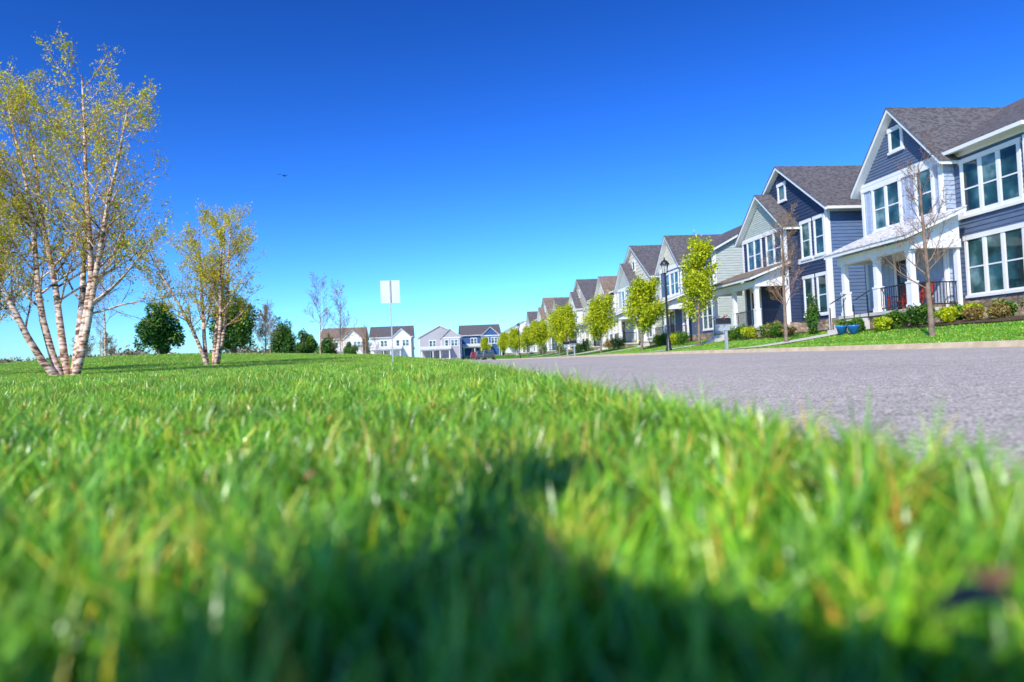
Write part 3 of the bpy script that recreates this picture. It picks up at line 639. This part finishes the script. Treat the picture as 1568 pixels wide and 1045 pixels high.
# ------------------------------------------------------------ street furniture
def lathe(prof,sides=16):
    V=[];F=[]
    for r,z in prof:
        for k in range(sides):
            t=2*math.pi*k/sides; V.append((math.cos(t)*r,math.sin(t)*r,z))
    for i in range(len(prof)-1):
        for k in range(sides):
            k2=(k+1)%sides; F.append((i*sides+k,i*sides+k2,(i+1)*sides+k2,(i+1)*sides+k))
    return V,F
M_LGLASS=mat_noise('lantern_glass',(.55,.55,.5),(.65,.65,.6),4,.2)
def lamp(x,y):
    e=empty('street_lamp',(x,y,gz(x,y)))
    V,F=lathe([(.17,-.1),(.17,.12),(.13,.16),(.12,.55),(.08,.62),(.07,.9),(.05,3.9),(.07,3.95),(.05,4.0),(.05,4.1),(.13,4.16)])
    link(bpy.data.objects.new('post',py_mesh('post',V,F,M_BLACK,True)),e)
    V,F=lathe([(.11,4.17),(.18,4.62)],6); link(bpy.data.objects.new('lantern_glass',py_mesh('lg',V,F,M_LGLASS)),e)
    V,F=lathe([(.25,4.6),(.26,4.64),(.14,4.8),(.05,4.86),(.03,4.98),(.0,5.02)],12); link(bpy.data.objects.new('lantern_cap',py_mesh('lc',V,F,M_BLACK,True)),e)
    V,F=[],[]
    for k in range(6):
        t=2*math.pi*k/6; tube(V,F,[(math.cos(t)*.115,math.sin(t)*.115,4.15),(math.cos(t)*.19,math.sin(t)*.19,4.62)],[.014,.014],4)
    link(bpy.data.objects.new('lantern_frame',py_mesh('lf',V,F,M_BLACK)),e)
lamp(12.6,35); lamp(12.5,95)
M_SIGN=mat_noise('sign_aluminium',(.66,.66,.66),(.76,.76,.75),2,.45,spec=.5)
M_POST=mat_noise('sign_post_steel',(.38,.40,.41),(.50,.51,.52),8,.5,spec=.5)
e=empty('street_sign',(-1.2,22.5,gz(-1.2,22.5)),0)
A=Acc(); fr=((0,0),(1,0),(0,-1))
fbox(A,'post',M_POST,fr,-.02,.02,-.2,2.72,.0,.03)
fbox(A,'board',M_SIGN,fr,-.31,.31,1.98,2.72,-.006,-.002)
A.build(e)
M_MB=mat_noise('mailbox_grey',(.34,.37,.40),(.46,.49,.52),3,.5)
def mailbox(x,y,m=M_MB):
    e=empty('mailbox',(x,y,gz(x,y)))
    A=Acc(); fr=((0,0),(1,0),(0,-1)); fbox(A,'post',m,fr,-.05,.05,-.1,1.0,-.05,.05); fbox(A,'arm',m,fr,-.35,.25,1.0,1.06,-.06,.06)
    fbox(A,'newspaper_box',m,fr,-.3,.15,.78,.92,-.08,.08); A.build(e)
    V=[];n=10
    for xx in (-.38,.2):
        V.append((xx,-.1,1.062)); 
        for k in range(n+1): t=math.pi*k/n; V.append((xx,-.1*math.cos(t),1.2+.1*math.sin(t)))
        V.append((xx,.1,1.062))
    N=n+3; F=[tuple(range(N)),tuple(range(2*N-1,N-1,-1))]+[(i,(i+1)%N,(i+1)%N+N,i+N) for i in range(N)]
    link(bpy.data.objects.new('box',py_mesh('box',V,F,M_BLACK)),e)
    A=Acc(); fbox(A,'flag',M_REDP,fr,-.1,-.07,1.2,1.42,.105,.115); A.build(e)
mailbox(12.2,27); mailbox(12.2,57); mailbox(12.2,60)
M_BLUE=mat_noise('blue_glaze',(.02,.16,.5),(.04,.24,.62),4,.25,spec=.6)
for x,y in ((15.6,24.3),(15.5,23.4)):
    e=empty('flower_pot',(x,y,gz(x,y)+.03)); V,F=lathe([(.0,0),(.13,0),(.2,.25),(.22,.27),(.22,.32),(.18,.32),(.17,.28),(0,.27)],20)
    link(bpy.data.objects.new('pot',py_mesh('pot',V,F,M_BLUE,True)),e); link(bpy.data.objects.new('plant',leaf_mesh('plant',cloud_pts((0,0,.40),(.24,.24,.2),500,int(y*7)),.07,L_BOX,3)),e)
def chair(x,y,z,rz):
    e=empty('porch_chair',(x,y,z),rz); A=Acc(); fr=((0,0),(1,0),(0,-1))
    for u in (-.3,.3):
        for n in (-.25,.25): fbox(A,'legs',M_REDP,fr,u-.03,u+.03,0,.58 if n>0 else .4,n-.03,n+.03)
    for i in range(6): fbox(A,'seat',M_REDP,fr,-.28,.28,.36,.385,.24-i*.1-.04,.24-i*.1+.04)
    for i in range(5):
        u=-.24+i*.12; y0=.26; V=[(u-.05,y0,.38),(u+.05,y0,.38),(u+.05,y0+.25,1.02),(u-.05,y0+.25,1.02)]; V+=[(a,b+.02,c) for a,b,c in V]; A.add('backrest',M_REDP,V,BOXF)
    for u in (-.33,.33): fbox(A,'arms',M_REDP,fr,u-.06,u+.06,.581,.61,-.3,.32)
    A.build(e)
hz=gz(19,24)+DZ
chair(18.1,23.3,hz+.75,-1.3); chair(18.1,24.3,hz+.75,-1.3)
M_CARR=mat_noise('car_paint_red',(.25,.015,.015),(.28,.02,.02),2,.25,spec=.7); M_CARD=mat_noise('car_paint_grey',(.06,.065,.08),(.07,.075,.09),2,.25,spec=.7)
def car(x,y,rz,m):
    e=empty('parked_car',(x,y,gz(x,y) if x<KX or x>11.5 else float(R(y))+.05),rz)
    pr=[(-2.25,.35),(-2.3,.8),(-2.15,1.05),(-1.95,1.55),(-1.6,1.7),(.3,1.7),(1.1,1.12),(2.1,.98),(2.3,.75),(2.3,.35)]
    V=[];
    for s in (-1,1):
        for a,z in pr: V.append((s*(.92 if z<1.15 else .72),a,z))
    N=len(pr); F=[tuple(range(N)),tuple(range(2*N-1,N-1,-1))]+[(i,(i+1)%N,(i+1)%N+N,i+N) for i in range(N)]
    o=link(bpy.data.objects.new('body',py_mesh('body',V,F,m)),e); b=o.modifiers.new('b','BEVEL'); b.width=.06; b.segments=2
    V=[]
    for s in (-1,1): V+=[(s*.90,-1.85,1.12),(s*.765,-1.65,1.58),(s*.765,.25,1.58),(s*.90,.85,1.14)]
    F=[(0,1,2,3),(4,5,6,7)]; V+=[(-.62,-2.14,1.1),(.62,-2.14,1.1),(.6,-1.99,1.52),(-.6,-1.99,1.52)]; F.append((8,9,10,11))
    link(bpy.data.objects.new('windows',py_mesh('w',V,F,M_GLASS)),e)
    for sx in (-.86,.86):
        for sy in (-1.4,1.4):
            V,F=lathe([(0,-.1),(.2,-.1),(.34,-.09),(.34,.09),(.2,.1),(0,.1)],18); w=link(bpy.data.objects.new('wheel',py_mesh('wh',V,F,M_BLACK,True)),e); w.location=(sx,sy,.34); w.rotation_euler=(0,math.pi/2,0)
car(9.8,150,0,M_CARR); car(10.2,120,0,M_CARD); car(10.2,138,0,M_CARD)
def bird():
    e=empty('flying_bird',(-11.2,57,16.2),.15)
    V,F=lathe([(0,-.22),(.03,-.2),(.05,-.05),(.055,.05),(.035,.15),(.03,.2),(0,.25)],8)
    o=link(bpy.data.objects.new('body',py_mesh('bb',V,F,M_BLACK,True)),e); o.rotation_euler=(math.pi/2,0,math.pi/2)
    V=[(-.07,0,.02),(.07,0,.02),(.06,.3,.1),(-.05,.3,.1),(-.1,.6,.02),(-.02,.6,.02)]
    V2=[(x,-y,z) for x,y,z in V]; F=[(0,1,2,3),(3,2,5,4)]
    link(bpy.data.objects.new('wings',py_mesh('bw',V+V2,F+[tuple(i+6 for i in f) for f in F],M_BLACK)),e)
    link(bpy.data.objects.new('tail',py_mesh('bt',[(-.2,-.02,0),(-.2,.02,0),(-.38,.07,0),(-.38,-.07,0)],[(0,1,2,3)],M_BLACK)),e)
    e.rotation_euler=(.2,0,1.25)
bird()

# ------------------------------------------------------------ photographer (behind the lens; casts the foreground shadow)
def skin(name,verts,edges,rads,mat,parent,root=0):
    m=bpy.data.meshes.new(name); m.from_pydata(verts,edges,[]); m.materials.append(mat)
    o=link(bpy.data.objects.new(name,m),parent); md=o.modifiers.new('s','SKIN')
    for i,r in enumerate(rads): m.skin_vertices[0].data[i].radius=(r,r)
    m.skin_vertices[0].data[root].use_root=True
    md.use_smooth_shade=True; sb=o.modifiers.new('d','SUBSURF'); sb.levels=1; sb.render_levels=1; return o
M_COAT=mat_noise('coat_cloth',(.03,.04,.07),(.05,.06,.1),6,.9); M_SKIN=mat_noise('skin',(.5,.3,.22),(.56,.35,.26),6,.6); M_HAIR=mat_noise('hair',(.03,.02,.012),(.06,.04,.02),20,.6)
ph=empty('photographer',(-.30,-.62,0))
Vp=[(-.38,-.42,.62),(-.38,-.25,.85),(-.40,-.02,1.08),(-.41,.12,1.22),(-.42,.2,1.33),
 (-.62,-.05,1.10),(-.58,.25,.82),(-.36,.50,.56),(.16,.42,.34),
 (-.16,-.03,1.10),(.22,.12,.82),(.58,.40,.54),(.34,.44,.34),
 (-.56,-.36,.60),(-.76,.02,.66),(-.70,-.22,.22),(-.68,-.08,.17),
 (-.2,-.36,.60),(.16,-.02,.66),(.16,-.26,.22),(.18,-.12,.17)]
Ep=[(0,1),(1,2),(2,3),(3,4),(2,5),(5,6),(6,7),(7,8),(2,9),(9,10),(10,11),(11,12),(0,13),(13,14),(14,15),(15,16),(0,17),(17,18),(18,19),(19,20)]
Rp=[.21,.22,.2,.08,.07,.10,.085,.07,.045,.10,.085,.07,.045,.15,.12,.075,.05,.15,.12,.075,.05]
skin('body',Vp,Ep,Rp,M_COAT,ph)
bpy.ops.mesh.primitive_uv_sphere_add(segments=24,ring_count=16,radius=1,location=(-.42,.26,1.42)); o=bpy.context.object; o.name='head'; o.scale=(.085,.105,.125); o.rotation_euler=(.5,0,0); o.data.materials.append(M_SKIN); o.parent=ph
for p in o.data.polygons:p.use_smooth=True
bpy.ops.mesh.primitive_uv_sphere_add(segments=24,ring_count=16,radius=1,location=(-.42,.24,1.45)); o=bpy.context.object; o.name='hair'; o.scale=(.098,.112,.115); o.rotation_euler=(.2,0,0); o.data.materials.append(M_HAIR); o.parent=ph
for p in o.data.polygons:p.use_smooth=True

# ------------------------------------------------------------ light, sky
AZ=math.radians(34); EL=math.radians(40)
sd=Vector((math.sin(AZ)*math.cos(EL),math.cos(AZ)*math.cos(EL),-math.sin(EL)))
ld=bpy.data.lights.new('sun','SUN'); ld.energy=5.0; ld.angle=math.radians(.53); ld.color=(1,.955,.87)
so=link(bpy.data.objects.new('sun',ld)); so.rotation_euler=sd.to_track_quat('-Z','Y').to_euler(); so.location=(-20,-40,40)
w=bpy.data.worlds.new('World'); scene.world=w; w.use_nodes=True; nt=w.node_tree; nt.nodes.clear()
sky=nt.nodes.new('ShaderNodeTexSky'); sky.sky_type='NISHITA'; sky.sun_disc=False; sky.sun_elevation=EL; sky.sun_rotation=math.pi+AZ
sky.air_density=1.0; sky.dust_density=.4; sky.ozone_density=3.0; sky.altitude=0
gm=nt.nodes.new('ShaderNodeGamma'); gm.inputs[1].default_value=1.75
hs=nt.nodes.new('ShaderNodeHueSaturation'); hs.inputs['Saturation'].default_value=1.08; hs.inputs['Value'].default_value=1.0
tn=nt.nodes.new('ShaderNodeMix'); tn.data_type='RGBA'; tn.blend_type='MULTIPLY'; tn.inputs[0].default_value=1; tn.inputs[7].default_value=(.46,.76,1.16,1)
bg=nt.nodes.new('ShaderNodeBackground'); bg.inputs[1].default_value=.056
wo=nt.nodes.new('ShaderNodeOutputWorld')
nt.links.new(sky.outputs[0],gm.inputs[0]); nt.links.new(gm.outputs[0],hs.inputs['Color']); nt.links.new(hs.outputs[0],tn.inputs[6]); nt.links.new(tn.outputs[2],bg.inputs[0]); nt.links.new(bg.outputs[0],wo.inputs[0])

# ------------------------------------------------------------ camera
cd=bpy.data.cameras.new('camera'); cd.lens=24; cd.sensor_width=36; cd.clip_start=.03; cd.clip_end=6000
cam=link(bpy.data.objects.new('camera',cd))
yaw=math.radians(6.9); pit=math.radians(1.64); rho=.045
f=Vector((math.sin(yaw)*math.cos(pit),math.cos(yaw)*math.cos(pit),math.sin(pit)))
r=f.cross(Vector((0,0,1))).normalized(); u=r.cross(f)
r2=r*math.cos(rho)-u*math.sin(rho); u2=u*math.cos(rho)+r*math.sin(rho)
Mx=Matrix((( r2.x,u2.x,-f.x,0),(r2.y,u2.y,-f.y,0),(r2.z,u2.z,-f.z,.315),(0,0,0,1)))
cam.matrix_world=Mx
cd.dof.use_dof=True; cd.dof.focus_distance=9.0; cd.dof.aperture_fstop=2.0
scene.camera=cam
scene.view_settings.view_transform='Standard'; scene.view_settings.look='None'; scene.view_settings.exposure=0
print('grass patches',cnt)
